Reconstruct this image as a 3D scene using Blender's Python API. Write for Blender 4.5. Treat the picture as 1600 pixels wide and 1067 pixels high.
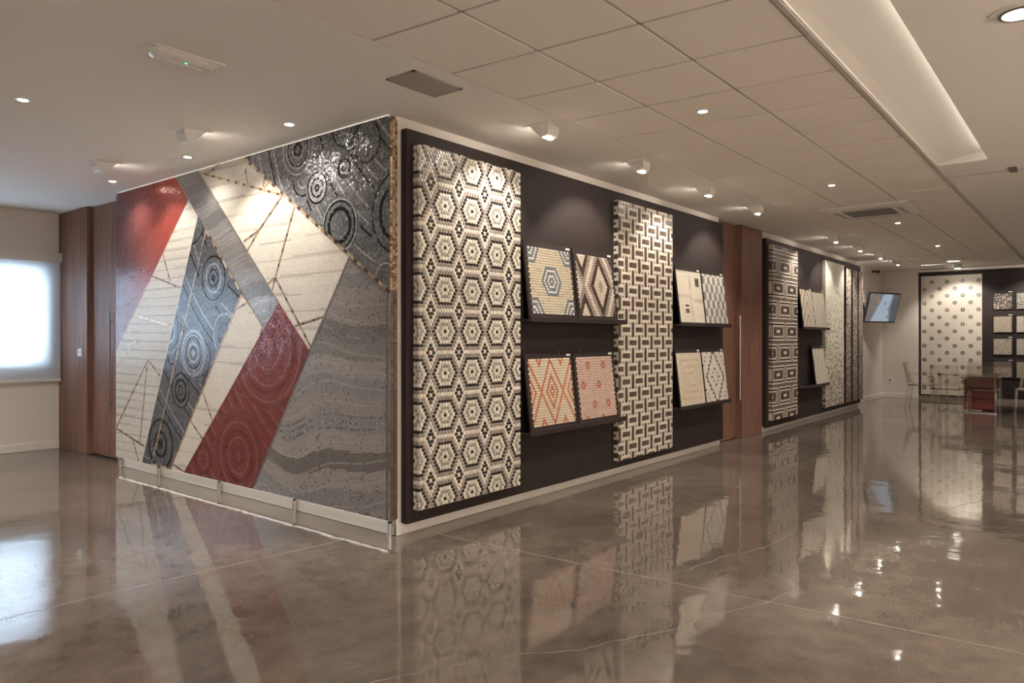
import bpy, bmesh, math, random
from mathutils import Vector, Matrix
random.seed(7)
for o in list(bpy.data.objects): bpy.data.objects.remove(o)
scene = bpy.context.scene
COL = scene.collection
H = 2.915                      # ceiling height

# ------------------------------------------------------------------ camera, world, exposure
cam_d = bpy.data.cameras.new('camera'); cam = bpy.data.objects.new('camera', cam_d); COL.objects.link(cam)
cam.location = (-3.442, -3.790, 1.375)
cam.rotation_euler = (math.radians(90), 0, math.atan2(0.62917, 0.77726) - math.pi/2)
cam_d.sensor_width = 36; cam_d.sensor_fit = 'HORIZONTAL'
cam_d.lens = 36*1131.6/1600; cam_d.shift_y = -0.00375
cam_d.clip_start = .05; cam_d.clip_end = 200
scene.camera = cam
vs = scene.view_settings
vs.view_transform = 'Standard'; vs.look = 'None'; vs.gamma = 1.0; vs.use_curve_mapping = False
vs.exposure = 0.5
world = bpy.data.worlds.new('world'); scene.world = world; world.use_nodes = True
bg = world.node_tree.nodes['Background']
bg.inputs[0].default_value = (0.78, 0.88, 1.0, 1); bg.inputs[1].default_value = 12.5

WARM = (1.0, 0.905, 0.805)
P_WASH = 46.0      # emission of the wall washer lenses
P_DOWN = 95.0      # watts of a small downlight
P_MURAL = 55.0
P_LED = 1.1

# ------------------------------------------------------------------ materials
def N(nt, t, **kw):
    n = nt.nodes.new(t)
    for k, v in kw.items(): setattr(n, k, v)
    return n
def mat(name, col=(.8,.8,.8), rough=.5, metal=0, spec=.5, emit=None, estr=0, attr=False, noise=None, bump=None, coat=0):
    m = bpy.data.materials.new(name); m.use_nodes = True
    nt = m.node_tree; b = nt.nodes['Principled BSDF']
    b.inputs['Base Color'].default_value = (*col, 1); b.inputs['Roughness'].default_value = rough
    b.inputs['Metallic'].default_value = metal; b.inputs['Specular IOR Level'].default_value = spec
    b.inputs['Coat Weight'].default_value = coat
    if emit: b.inputs['Emission Color'].default_value = (*emit, 1); b.inputs['Emission Strength'].default_value = estr
    if attr:
        a = N(nt, 'ShaderNodeAttribute'); a.attribute_name = 'Col'
        nt.links.new(a.outputs['Color'], b.inputs['Base Color'])
    if noise or bump:
        tc = N(nt, 'ShaderNodeTexCoord')
    if noise:      # (scale, (col a), (col b), stretch)
        sc, ca, cb, st = noise
        mp = N(nt, 'ShaderNodeMapping'); mp.inputs['Scale'].default_value = st
        nz = N(nt, 'ShaderNodeTexNoise'); nz.inputs['Scale'].default_value = sc; nz.inputs['Detail'].default_value = 6
        rp = N(nt, 'ShaderNodeValToRGB')
        rp.color_ramp.elements[0].position = .35; rp.color_ramp.elements[0].color = (*ca, 1)
        rp.color_ramp.elements[1].position = .65; rp.color_ramp.elements[1].color = (*cb, 1)
        nt.links.new(tc.outputs['Object'], mp.inputs['Vector']); nt.links.new(mp.outputs[0], nz.inputs['Vector'])
        nt.links.new(nz.outputs[0], rp.inputs[0]); nt.links.new(rp.outputs[0], b.inputs['Base Color'])
    if bump:       # (scale, strength, distance)
        nz2 = N(nt, 'ShaderNodeTexNoise'); nz2.inputs['Scale'].default_value = bump[0]; nz2.inputs['Detail'].default_value = 4
        bp = N(nt, 'ShaderNodeBump'); bp.inputs['Strength'].default_value = bump[1]; bp.inputs['Distance'].default_value = bump[2]
        nt.links.new(tc.outputs['Object'], nz2.inputs['Vector']); nt.links.new(nz2.outputs[0], bp.inputs['Height'])
        nt.links.new(bp.outputs[0], b.inputs['Normal'])
    return m

M = {}
M['plaster'] = mat('plaster', (.80,.755,.70), .9, spec=.2, bump=(60,.05,.002))
M['wallpaint'] = mat('wall paint', (.76,.70,.64), .85, spec=.25, bump=(80,.05,.002))
M['ctile'] = mat('ceiling tile', (.80,.735,.655), .9, spec=.2, bump=(220,.18,.002))
M['tbar'] = mat('ceiling grid', (.47,.42,.37), .45, spec=.5)
M['skirt'] = mat('white skirting', (.80,.76,.69), .35)
M['white'] = mat('white metal', (.78,.76,.72), .4)
M['offwhite'] = mat('off white plastic', (.72,.69,.63), .45)
M['black'] = mat('black board', (.031,.0222,.0205), .6, spec=.25)
M['blackp'] = mat('black plastic', (.02,.02,.02), .4)
M['wood'] = mat('walnut veneer', (.2,.1,.07), .5, spec=.22, noise=(3.0, (.145,.072,.050), (.255,.135,.095), (14,14,.45)))
M['steel'] = mat('brushed steel', (.62,.60,.57), .28, metal=1)
M['chrome'] = mat('chrome', (.8,.79,.77), .12, metal=1)
M['grille'] = mat('grey grille', (.15,.13,.115), .5)
M['grillelight'] = mat('light grille', (.33,.295,.26), .5)
M['penny'] = mat('penny tiles', attr=True, rough=.28, spec=.5)
M['stone'] = mat('stone mosaic', attr=True, rough=.42, spec=.45)
M['glass_t'] = mat('glass mosaic', attr=True, rough=.20, spec=.75, metal=.25)
M['cream_t'] = mat('cream mosaic', attr=True, rough=.35, spec=.5)
M['goldtile'] = mat('gold tiles', attr=True, rough=.3, metal=.45)
M['grout'] = mat('grey grout', (.30,.28,.26), .85)
M['groutd'] = mat('dark grout', (.13,.125,.125), .85)
M['groutc'] = mat('cream grout', (.60,.55,.47), .85)
M['groutr'] = mat('red grout', (.15,.035,.033), .85)
M['emperador'] = mat('brown marble', rough=.32, noise=(38, (.045,.030,.022), (.15,.105,.078), (1,1,1)))
M['whitestone'] = mat('white stone', attr=True, rough=.4)
M['lamp'] = mat('lamp glow', (.9,.9,.9), .5, emit=(1.0,.93,.82), estr=45)
M['wash'] = mat('wall washer lens', (.9,.9,.9), .5, emit=WARM, estr=P_WASH)
M['led'] = mat('led strip', (.9,.9,.9), .5, emit=(1.0,.95,.85), estr=P_LED)
M['cove'] = mat('cove led', (.9,.9,.9), .5, emit=(1.0,.95,.84), estr=7)
M['green'] = mat('green pilot', (.1,.6,.3), .5, emit=(.15,1,.5), estr=1.2)
M['red'] = mat('red lacquer', (.20,.030,.023), .25)
M['track'] = mat('dark track', (.05,.048,.045), .4, metal=.5)
M['joint'] = mat('joint filler', (.27,.22,.18), .3)
M['crack'] = mat('crack filler', (.22,.18,.15), .35)

def mat_clear(blend=.42, tint=(.945,.935,.92,1), name='clear acrylic'):
    m = bpy.data.materials.new(name); m.use_nodes = True; nt = m.node_tree
    out = nt.nodes['Material Output']; nt.nodes.remove(nt.nodes['Principled BSDF'])
    tr = N(nt, 'ShaderNodeBsdfTransparent'); tr.inputs[0].default_value = tint
    gl = N(nt, 'ShaderNodeBsdfGlossy'); gl.inputs['Roughness'].default_value = .06; gl.inputs[0].default_value = (.95,.93,.9,1)
    lw = N(nt, 'ShaderNodeLayerWeight'); lw.inputs[0].default_value = blend
    mx = N(nt, 'ShaderNodeMixShader')
    nt.links.new(lw.outputs['Fresnel'], mx.inputs[0]); nt.links.new(tr.outputs[0], mx.inputs[1]); nt.links.new(gl.outputs[0], mx.inputs[2])
    nt.links.new(mx.outputs[0], out.inputs[0]); return m
M['clear'] = mat_clear()
M['pane'] = mat_clear(.12, (.96,.97,.97,1), 'window glass')
def mat_blind():
    m = bpy.data.materials.new('blind fabric'); m.use_nodes = True; nt = m.node_tree
    out = nt.nodes['Material Output']; nt.nodes.remove(nt.nodes['Principled BSDF'])
    d = N(nt, 'ShaderNodeBsdfDiffuse'); d.inputs[0].default_value = (.80,.82,.84,1)
    t = N(nt, 'ShaderNodeBsdfTranslucent'); t.inputs[0].default_value = (.80,.86,.92,1)
    mx = N(nt, 'ShaderNodeMixShader'); mx.inputs[0].default_value = .55
    nt.links.new(d.outputs[0], mx.inputs[1]); nt.links.new(t.outputs[0], mx.inputs[2]); nt.links.new(mx.outputs[0], out.inputs[0])
    return m
M['blind'] = mat_blind()
def mat_floor():
    m = bpy.data.materials.new('polished concrete'); m.use_nodes = True; nt = m.node_tree; b = nt.nodes['Principled BSDF']
    tc = N(nt, 'ShaderNodeTexCoord')
    def noise(s, det, dist=0):
        n = N(nt, 'ShaderNodeTexNoise'); n.inputs['Scale'].default_value = s; n.inputs['Detail'].default_value = det
        n.inputs['Distortion'].default_value = dist; nt.links.new(tc.outputs['Object'], n.inputs['Vector']); return n
    a = noise(.9, 8, .6); c = noise(7, 8, .3); f = noise(90, 3)
    r1 = N(nt, 'ShaderNodeValToRGB'); r1.color_ramp.elements[0].position = .32; r1.color_ramp.elements[1].position = .70
    r1.color_ramp.elements[0].color = (.100,.080,.065,1); r1.color_ramp.elements[1].color = (.185,.150,.122,1)
    nt.links.new(a.outputs[0], r1.inputs[0])
    r2 = N(nt, 'ShaderNodeValToRGB'); r2.color_ramp.elements[0].position = .3; r2.color_ramp.elements[1].position = .72
    r2.color_ramp.elements[0].color = (.78,.78,.78,1); r2.color_ramp.elements[1].color = (1.14,1.14,1.14,1)
    nt.links.new(c.outputs[0], r2.inputs[0])
    mx = N(nt, 'ShaderNodeMix', data_type='RGBA', blend_type='MULTIPLY'); mx.inputs[0].default_value = 1
    nt.links.new(r1.outputs[0], mx.inputs[6]); nt.links.new(r2.outputs[0], mx.inputs[7])
    r3 = N(nt, 'ShaderNodeValToRGB'); r3.color_ramp.elements[0].position = .35; r3.color_ramp.elements[1].position = .7
    r3.color_ramp.elements[0].color = (.86,.86,.86,1); r3.color_ramp.elements[1].color = (1.12,1.12,1.12,1)
    nt.links.new(f.outputs[0], r3.inputs[0])
    mx2 = N(nt, 'ShaderNodeMix', data_type='RGBA', blend_type='MULTIPLY'); mx2.inputs[0].default_value = 1
    nt.links.new(mx.outputs[2], mx2.inputs[6]); nt.links.new(r3.outputs[0], mx2.inputs[7])
    nt.links.new(mx2.outputs[2], b.inputs['Base Color'])
    rr = N(nt, 'ShaderNodeMapRange'); rr.inputs[1].default_value = .3; rr.inputs[2].default_value = .7
    rr.inputs[3].default_value = .025; rr.inputs[4].default_value = .085
    nt.links.new(c.outputs[0], rr.inputs[0]); nt.links.new(rr.outputs[0], b.inputs['Roughness'])
    b.inputs['Specular IOR Level'].default_value = .8
    w = noise(3.2, 2, .4); bp = N(nt, 'ShaderNodeBump'); bp.inputs['Strength'].default_value = .10; bp.inputs['Distance'].default_value = .02
    nt.links.new(w.outputs[0], bp.inputs['Height']); nt.links.new(bp.outputs[0], b.inputs['Normal'])
    return m
M['floor'] = mat_floor()

# ------------------------------------------------------------------ mesh helpers
def tag(o, label=None, cat=None, group=None, kind=None):
    if label: o['label'] = label
    if cat: o['category'] = cat
    if group: o['group'] = group
    if kind: o['kind'] = kind
    return o
def thing(name, label, cat, loc=(0,0,0), group=None):
    o = bpy.data.objects.new(name, None); COL.objects.link(o); o.location = loc; o.empty_display_size = .1
    return tag(o, label, cat, group)
def world_loc(o):
    v = Vector((0,0,0))
    while o: v += o.location; o = o.parent
    return v
class MB:
    """collects shapes, builds ONE mesh object (world coordinates in, made relative to the parent)"""
    def __init__(s): s.v = []; s.f = []; s.c = []
    def poly(s, pts, faces, col=None):
        n = len(s.v); s.v += [tuple(p) for p in pts]; s.f += [tuple(i+n for i in f) for f in faces]
        s.c += [col or (1,1,1)]*len(pts); return s
    def box(s, x0, x1, y0, y1, z0, z1, col=None):
        p = [(x,y,z) for z in (z0,z1) for x,y in ((x0,y0),(x1,y0),(x1,y1),(x0,y1))]
        return s.poly(p, [(3,2,1,0),(4,5,6,7),(0,1,5,4),(1,2,6,5),(2,3,7,6),(3,0,4,7)], col)
    def cbox(s, x0, x1, y0, y1, z0, z1, c=.004):
        """box with chamfered edges"""
        P = []
        for z, i in ((z0,c),(z0+c,0),(z1-c,0),(z1,c)):
            for x, y in ((x0+i,y0+c+i*0),(x0+c,y0+i),(x1-c,y0+i),(x1-i,y0+c),(x1-i,y1-c),(x1-c,y1-i),(x0+c,y1-i),(x0+i,y1-c)): P.append((x,y,z))
        F = [tuple(range(7,-1,-1)), tuple(range(24,32))]
        for k in range(3):
            for i in range(8): j = (i+1) % 8; F.append((k*8+i, k*8+j, k*8+8+j, k*8+8+i))
        return s.poly(P, F)
    def prism(s, pts, axis, a, b):
        """extrude a 2D outline along an axis: axis 0: pts=(y,z), 1: pts=(x,z), 2: pts=(x,y)"""
        n = len(pts)
        def mk(p, t): return (t,p[0],p[1]) if axis == 0 else ((p[0],t,p[1]) if axis == 1 else (p[0],p[1],t))
        P = [mk(p, a) for p in pts] + [mk(p, b) for p in pts]
        F = [tuple(range(n-1,-1,-1)), tuple(range(n,2*n))] + [(i,(i+1)%n,n+(i+1)%n,n+i) for i in range(n)]
        return s.poly(P, F)
    def tube(s, p0, p1, r0, r1=None, n=10):
        r1 = r0 if r1 is None else r1
        p0 = Vector(p0); p1 = Vector(p1); d = (p1-p0).normalized()
        a = d.orthogonal().normalized(); b = d.cross(a)
        P = [p0 + (a*math.cos(t)+b*math.sin(t))*r0 for t in [2*math.pi*i/n for i in range(n)]]
        P += [p1 + (a*math.cos(t)+b*math.sin(t))*r1 for t in [2*math.pi*i/n for i in range(n)]]
        return s.poly(P, [tuple(range(n-1,-1,-1)), tuple(range(n,2*n))] + [(i,(i+1)%n,n+(i+1)%n,n+i) for i in range(n)])
    def bar(s, p0, p1, w0, d0, w1=None, d1=None, up=(0,0,1)):
        """tapered rectangular bar"""
        w1 = w0 if w1 is None else w1; d1 = d0 if d1 is None else d1
        p0 = Vector(p0); p1 = Vector(p1); d = (p1-p0).normalized(); u = Vector(up)
        if abs(d.dot(u)) > .95: u = Vector((1,0,0))
        a = d.cross(u).normalized(); b = d.cross(a)
        P = [p0+a*x*w0/2+b*y*d0/2 for x,y in ((-1,-1),(1,-1),(1,1),(-1,1))] + [p1+a*x*w1/2+b*y*d1/2 for x,y in ((-1,-1),(1,-1),(1,1),(-1,1))]
        return s.poly(P, [(3,2,1,0),(4,5,6,7),(0,1,5,4),(1,2,6,5),(2,3,7,6),(3,0,4,7)])
    def ring(s, c, r0, r1, z0, z1, n=28):
        P = []
        for r, z in ((r0,z0),(r1,z0),(r1,z1),(r0,z1)):
            P += [(c[0]+r*math.cos(2*math.pi*i/n), c[1]+r*math.sin(2*math.pi*i/n), z) for i in range(n)]
        F = []
        for k in range(4):
            for i in range(n): j = (i+1)%n; q = (k+1)%4; F.append((k*n+i, k*n+j, q*n+j, q*n+i))
        return s.poly(P, F)
    def build(s, name, m, parent=None, loc=None, color=False, smooth=False):
        if parent is not None: off = world_loc(parent)
        elif loc is not None: off = Vector(loc)
        else:
            xs = [p[0] for p in s.v]; ys = [p[1] for p in s.v]; zs = [p[2] for p in s.v]
            off = Vector(((min(xs)+max(xs))/2, (min(ys)+max(ys))/2, min(zs)))
        me = bpy.data.meshes.new(name)
        ox, oy, oz = off
        me.from_pydata([(x-ox,y-oy,z-oz) for x,y,z in s.v], [], s.f)
        if color:
            at = me.color_attributes.new('Col', 'FLOAT_COLOR', 'POINT')
            fl = []
            for c in s.c: fl += [c[0], c[1], c[2], 1.0]
            at.data.foreach_set('color', fl)
        me.materials.append(m if not isinstance(m, str) else M[m])
        bm = bmesh.new(); bm.from_mesh(me); bmesh.ops.recalc_face_normals(bm, faces=bm.faces); bm.to_mesh(me); bm.free()
        if smooth:
            for p in me.polygons: p.use_smooth = True
        o = bpy.data.objects.new(name, me); COL.objects.link(o)
        if parent is not None: o.parent = parent
        else: o.location = off
        return o
def struct(name, mb, m, **k):
    o = mb.build(name, m, **k); o['kind'] = 'structure'; return o
def dup(o, parent=None, loc=None, rotz=None):
    c = o.copy(); COL.objects.link(c); c.parent = parent
    if loc is not None: c.location = loc
    if rotz is not None: c.rotation_euler = (0,0,rotz)
    for ch in list(o.children): dup(ch, c)
    return c

class Tiles:
    """many small mosaic pieces in one plane: outline (u,v), given thickness, colour per piece"""
    def __init__(s, O, U, V): s.O = Vector(O); s.U = Vector(U).normalized(); s.V = Vector(V).normalized(); s.Nn = s.U.cross(s.V); s.mb = MB()
    def add(s, pts, h, col, tilt=0.0, bev=.92):
        n = len(pts)
        if n < 3: return
        cu = sum(p[0] for p in pts)/n; cv = sum(p[1] for p in pts)/n
        tx = random.uniform(-tilt, tilt); ty = random.uniform(-tilt, tilt)
        O, U, V, Q = s.O, s.U, s.V, s.Nn
        P = []
        for u, v in pts: P.append((O.x+U.x*u+V.x*v, O.y+U.y*u+V.y*v, O.z+U.z*u+V.z*v))
        for u, v in pts:
            du = (u-cu)*bev; dv = (v-cv)*bev; hh = h + tx*du + ty*dv; a = cu+du; b = cv+dv
            P.append((O.x+U.x*a+V.x*b+Q.x*hh, O.y+U.y*a+V.y*b+Q.y*hh, O.z+U.z*a+V.z*b+Q.z*hh))
        s.mb.poly(P, [tuple(range(n,2*n))] + [(i,(i+1)%n,n+(i+1)%n,n+i) for i in range(n)], col)
    def rect(s, u0, u1, v0, v1, h, col, tilt=0, bev=.92): s.add([(u0,v0),(u1,v0),(u1,v1),(u0,v1)], h, col, tilt, bev)
    def build(s, name, m, parent):
        o = s.mb.build(name, m, parent, color=True); o['kind'] = 'stuff'; return o
def jit(c, a=.1):
    k = 1 + random.uniform(-a, a); return (c[0]*k, c[1]*k, c[2]*k)
def mixc(a, b, t): return tuple(a[i]*(1-t)+b[i]*t for i in range(3))
def clip(pts, poly):
    """Sutherland-Hodgman, poly convex and counter-clockwise"""
    out = pts
    for i in range(len(poly)):
        ax, ay = poly[i]; bx, by = poly[(i+1) % len(poly)]; ex = bx-ax; ey = by-ay
        inp = out; out = []
        if not inp: return []
        pd = [(ex*(p[1]-ay)-ey*(p[0]-ax)) for p in inp]
        for k in range(len(inp)):
            a, b, da, db = inp[k-1], inp[k], pd[k-1], pd[k]
            if db >= 0:
                if da < 0: t = da/(da-db); out.append((a[0]+(b[0]-a[0])*t, a[1]+(b[1]-a[1])*t))
                out.append(b)
            elif da >= 0: t = da/(da-db); out.append((a[0]+(b[0]-a[0])*t, a[1]+(b[1]-a[1])*t))
    return out
def area(p): return sum(p[i][0]*p[(i+1)%len(p)][1]-p[(i+1)%len(p)][0]*p[i][1] for i in range(len(p)))/2
def ccw(p): return p if area(p) > 0 else p[::-1]

# ================================================================== THE SETTING
XB, YB, XF, YW = -7.5, -5.8, 15.0, 6.28     # back, right side, far and window wall planes
fl = struct('floor', MB().box(XB-.2, XF+.4, YB-.2, YW+.2, -.12, 0), 'floor', loc=(0,0,0))
def ribbon(pts, w, name, m, jag=0):
    """thin filled line lying in the floor"""
    mb = MB(); P = []
    dense = []
    for (a, b) in zip(pts, pts[1:]):
        n = max(1, int(math.hypot(b[0]-a[0], b[1]-a[1])/.05)) if jag else 1
        for i in range(n): t = i/n; dense.append((a[0]+(b[0]-a[0])*t + random.uniform(-jag,jag), a[1]+(b[1]-a[1])*t + random.uniform(-jag,jag)))
    dense.append(pts[-1])
    for i, p in enumerate(dense):
        a = dense[max(0,i-1)]; b = dense[min(len(dense)-1,i+1)]; dx, dy = b[0]-a[0], b[1]-a[1]; L = math.hypot(dx,dy) or 1
        ww = w*(1 if not jag else random.uniform(.5,1.4)); nx, ny = -dy/L*ww/2, dx/L*ww/2
        P += [(p[0]+nx,p[1]+ny,-.002),(p[0]-nx,p[1]-ny,-.002),(p[0]+nx,p[1]+ny,.0007),(p[0]-nx,p[1]-ny,.0007)]
    F = []
    for i in range(len(dense)-1):
        k = 4*i; F += [(k+2,k+3,k+7,k+6),(k+0,k+2,k+6,k+4),(k+3,k+1,k+5,k+7)]
    mb.poly(P, F); return mb.build(name, m, fl)
ribbon([(.17,-.10),(.215,-.91),(.295,-2.1),(.355,-2.79),(.41,-3.6),(.46,-5)], .0055, 'saw_cut_joint', 'joint')
ribbon([(-.20,.18),(-.9,.26),(-1.72,.345),(-2.0,.36),(-4.5,.5)], .005, 'saw_cut_joint', 'joint')
ribbon([(-1.75,-1.47),(-1.533,-1.545),(-1.302,-1.646),(-1.126,-1.749),(-.969,-1.84),(-.785,-2.015),(-.628,-2.077),(-.345,-2.216),(.01,-2.324),(.299,-2.45),(.6,-2.5)], .0045, 'hairline_crack', 'crack', .008)
ribbon([(.5,-1.9),(.9,-1.95),(1.3,-2.1),(1.75,-2.12)], .004, 'hairline_crack', 'crack', .01)
ribbon([(2.6,-2.9),(2.9,-2.75),(3.6,-2.95),(4.3,-3.3)], .004, 'hairline_crack', 'crack', .01)

# walls
DY0, DY1 = 4.36, 6.28
struct('wall_left', MB().box(-.03, .35, .25, 4.40, 0, H), 'wallpaint')
struct('wall_left_back', MB().box(.10, .35, 4.40, YW, 0, H), 'wallpaint')
struct('wall_center', MB().box(-.03, 5.46, 0, .25, 0, H).box(5.46, 6.98, .12, .25, 0, H).box(6.98, 12.36, 0, .25, 0, H).box(12.36, XF+.3, .10, .25, 0, H), 'wallpaint', loc=(0,0,0))
WX0, WX1, WZ0, WZ1 = -3.2, -.13, 1.06, 2.22
wm = MB().box(XB, WX0, YW, YW+.2, 0, H).box(WX1, .35, YW, YW+.2, 0, H).box(WX0, WX1, YW, YW+.2, 0, WZ0).box(WX0, WX1, YW, YW+.2, WZ1, H)
struct('wall_window', wm, 'wallpaint')
struct('wall_far', MB().box(XF, XF+.35, -.62, .25, 0, H).box(XF+.2, XF+.35, YB, -.62, 0, H), 'wallpaint')
struct('wall_back', MB().box(XB-.2, XB, YB, YW+.2, 0, H), 'wallpaint')
struct('wall_right', MB().box(XB-.2, XF+.35, YB-.2, YB, 0, H), 'wallpaint')

# window with blind
w1 = bpy.data.objects.new('window_1', None); COL.objects.link(w1); w1.location = (-1.6, YW+.1, WZ0); w1['kind'] = 'structure'
fm = MB()
for x in (WX0, (WX0+WX1)/2-.03, WX1-.06): fm.box(x, x+.06, YW+.08, YW+.14, WZ0, WZ1)
fm.box(WX0, WX1, YW+.08, YW+.14, WZ0, WZ0+.05).box(WX0, WX1, YW+.08, YW+.14, WZ1-.05, WZ1)
fm.build('window_frame', 'white', w1)
MB().box(WX0+.06, WX1-.06, YW+.105, YW+.111, WZ0+.05, WZ1-.05).build('pane', 'pane', w1)
bl = thing('roller_blind', 'white translucent roller blind drawn over the bright window', 'blind', (-1.6, YW-.03, .84))
MB().box(-3.4, .045, YW-.050, YW-.048, .87, 2.34).build('fabric', 'blind', bl)
MB().cbox(-3.45, .075, YW-.10, YW-.005, 2.30, 2.42).build('pelmet', 'offwhite', bl)
MB().cbox(-3.42, .055, YW-.062, YW-.036, .835, .872).build('bottom_bar', 'offwhite', bl)

# baseboards
def skirt(name, *boxes):
    mb = MB()
    for b in boxes: mb.cbox(*b, c=.004)
    return struct(name, mb, 'skirt')
skirt('baseboard_window', (XB, .02, YW-.014, YW+.02, 0, .10))
skirt('baseboard_left', (-.046, -.02, -.012, 4.42, 0, .118))
skirt('baseboard_center', (-.046, 5.46, -.014, .02, 0, .085))
skirt('baseboard_center_back', (6.975, 12.37, -.014, .02, 0, .085))
skirt('baseboard_far', (12.37, XF, .086, .12, 0, .11), (XF-.014, XF+.02, -.63, .10, 0, .11))

# ------------------------------------------------------------------ ceiling
GX0, NX, TS, SH = .225-.6*12, 35, .6, -.078      # tile grid: start, rows, pitch, skew
GY0, GY1 = -.855, -2.63                          # three tile columns between
TY = (GY0-GY1)/3
CV = (-2.668, -3.05, 4.03)                        # cove: y edges, far end x
cl = MB()
cl.box(XB-.2, XF+.35, GY0, YW+.2, H, H+.15)
cl.box(XB-.2, CV[2], YB-.2, CV[1], H, H+.02).box(CV[2], XF+.35, YB-.2, GY1, H, H+.15).box(XB-.2, CV[2], CV[0], GY1, H, H+.15)
cl.box(GX0+TS*NX+.06, XF+.35, GY1, GY0, H, H+.15)
cl.box(XB-.2, CV[2], YB-.2, CV[1]-.35, H+.02, H+.15)
ceil = struct('ceiling', cl, 'plaster', loc=(0,0,H))
# curved plaster of the light cove
cp = [(CV[0], H)]
for i in range(13):
    t = i/12; cp.append((CV[0]-.004-.70*t, H+.012+.125*t**.75))
cp += [(CV[1]-.36, H+.165),(CV[0]+.02, H+.165),(CV[0]+.02, H)]
mb = MB(); n = len(cp)
mb.poly([(XB, y, z) for y, z in cp]+[(CV[2]+.005, y, z) for y, z in cp], [(i,(i+1)%n,n+(i+1)%n,n+i) for i in range(n)])
mb.build('light_cove', 'plaster', ceil)
MB().box(CV[2]-.02, CV[2]-.001, CV[1]-.36, CV[0]+.02, H+.001, H+.17).build('cove_end', 'plaster', ceil)
MB().box(XB+.3, CV[2]-.12, CV[1]-.085, CV[1]-.055, H+.022, H+.032).build('cove_light_strip', 'cove', ceil)
MB().box(4.62, 4.63, -6.9, GY1-.02, H-.004, H+.01).build('seam', 'tbar', ceil)
# tiles and grid bars
def gx(i, y): return GX0+TS*i + SH*(y-GY0)
tile_me = None
for i in range(NX):
    for j in range(3):
        ya = GY0-TY*j; yb = ya-TY; g = .011
        if tile_me is None:
            m0 = MB(); x0 = gx(i,ya); dxy = SH*(yb-ya)
            pts = [(x0+g,ya-g),(x0+dxy+g,yb+g),(x0+dxy+TS-g,yb+g),(x0+TS-g,ya-g)]
            m0.prism(pts, 2, H-.001, H+.02)
            first = m0.build('ceiling_tile', 'ctile', ceil); tile_me = first; base = Vector((gx(0,GY0), GY0, 0)); continue
        c = tile_me.copy(); COL.objects.link(c); c.parent = ceil
        c.location = (TS*i + SH*(ya-GY0), ya-GY0, random.uniform(0,.002))
for j in range(4):
    y = GY0-TY*j
    MB().prism([(y-.012,H+.006),(y+.012,H+.006),(y+.012,H+.03),(y-.012,H+.03)], 0, XB, gx(NX,y)).build('grid_main_bar', 'tbar', ceil)
cb = None
for i in range(NX+1):
    if cb is None:
        cb = MB().prism([(gx(i,GY0)-.012,GY0),(gx(i,GY1)-.012,GY1),(gx(i,GY1)+.012,GY1),(gx(i,GY0)+.012,GY0)], 2, H+.006, H+.03).build('grid_cross_bar', 'tbar', ceil)
    else:
        c = cb.copy(); COL.objects.link(c); c.parent = ceil; c.location = (TS*i,0,0)
# perimeter trim of the tile field on the cove side
struct('trim_1', MB().box(XB, XF, GY1-.035, GY1-.012, H-.012, H+.01), 'tbar')
struct('trim_2', MB().cbox(XF+.02, XF+.2, YB, -.62, 2.845, H-.01), 'plaster')

# ------------------------------------------------------------------ doors
d1 = bpy.data.objects.new('door_1', None); COL.objects.link(d1); d1.location = (.06, 5.2, 0); d1['kind'] = 'structure'
def wood_panel(x0,x1,y0,y1,z0,z1,name,parent): return MB().cbox(x0,x1,y0,y1,z0,z1,.003).build(name, 'wood', parent)
wood_panel(.02, .10, 5.42, YW-.001, 0, H-.002, 'fixed_panel', d1)
dl = wood_panel(.075, .115, 4.25, 5.50, .02, H-.01, 'sliding_panel', d1)
MB().cbox(.035, .05, 4.845, 4.865, .52, 1.67, .003).box(.05,.08,4.848,4.862,.62,.635).box(.05,.08,4.848,4.862,1.55,1.565).build('handle', 'grille', dl)
MB().box(.03, .10, 4.25, 5.42, 0, .012).build('floor_track', 'track', d1)
d2 = bpy.data.objects.new('door_2', None); COL.objects.link(d2); d2.location = (6.2, .03, 0); d2['kind'] = 'structure'
dp = wood_panel(5.40, 6.32, .055, .095, .015, H-.01, 'sliding_panel', d2)
wood_panel(6.19, 6.955, -.02, .02, .0, H-.002, 'fixed_panel', d2)
MB().box(6.19, 6.20, .02, .12, 0, H-.002).build('edge_panel', 'wood', d2)
hd = MB().tube((6.10,-.03,.53),(6.10,-.03,1.675),.011,n=12).tube((6.10,-.03,.66),(6.10,.056,.66),.008).tube((6.10,-.03,1.55),(6.10,.056,1.55),.008)
hd.build('handle', 'steel', dp)
MB().box(5.46, 6.19, .0, .05, 0, .006).build('floor_track', 'steel', d2)

# switches and sockets
def plate(name, label, cat, x, y, z, axis, group=None):
    t = thing(name, label, cat, (x,y,z))
    if axis == 'x':   # facing -X
        MB().cbox(x-.010, x, y-.062, y+.062, z-.045, z+.045, .003).build('plate', 'white', t)
        for s in (-1,1): MB().cbox(x-.015, x-.009, y+s*.028-.022, y+s*.028+.022, z-.03, z+.03, .003).build('rocker', 'offwhite', t)
    return t
plate('light_switch', 'white double light switch on the dark walnut panel', 'switch', .02, 5.61, 1.20, 'x')
t = thing('wall_socket', 'small white power socket low on the far wall', 'socket', (XF, -.067, .40))
MB().cbox(XF-.014, XF, -.117, -.017, .355, .455, .003).build('plate', 'skirt', t)
MB().tube((XF-.011,-.067,.405),(XF-.016,-.067,.405),.022,n=14).build('socket_well', 'grille', t)

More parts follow.
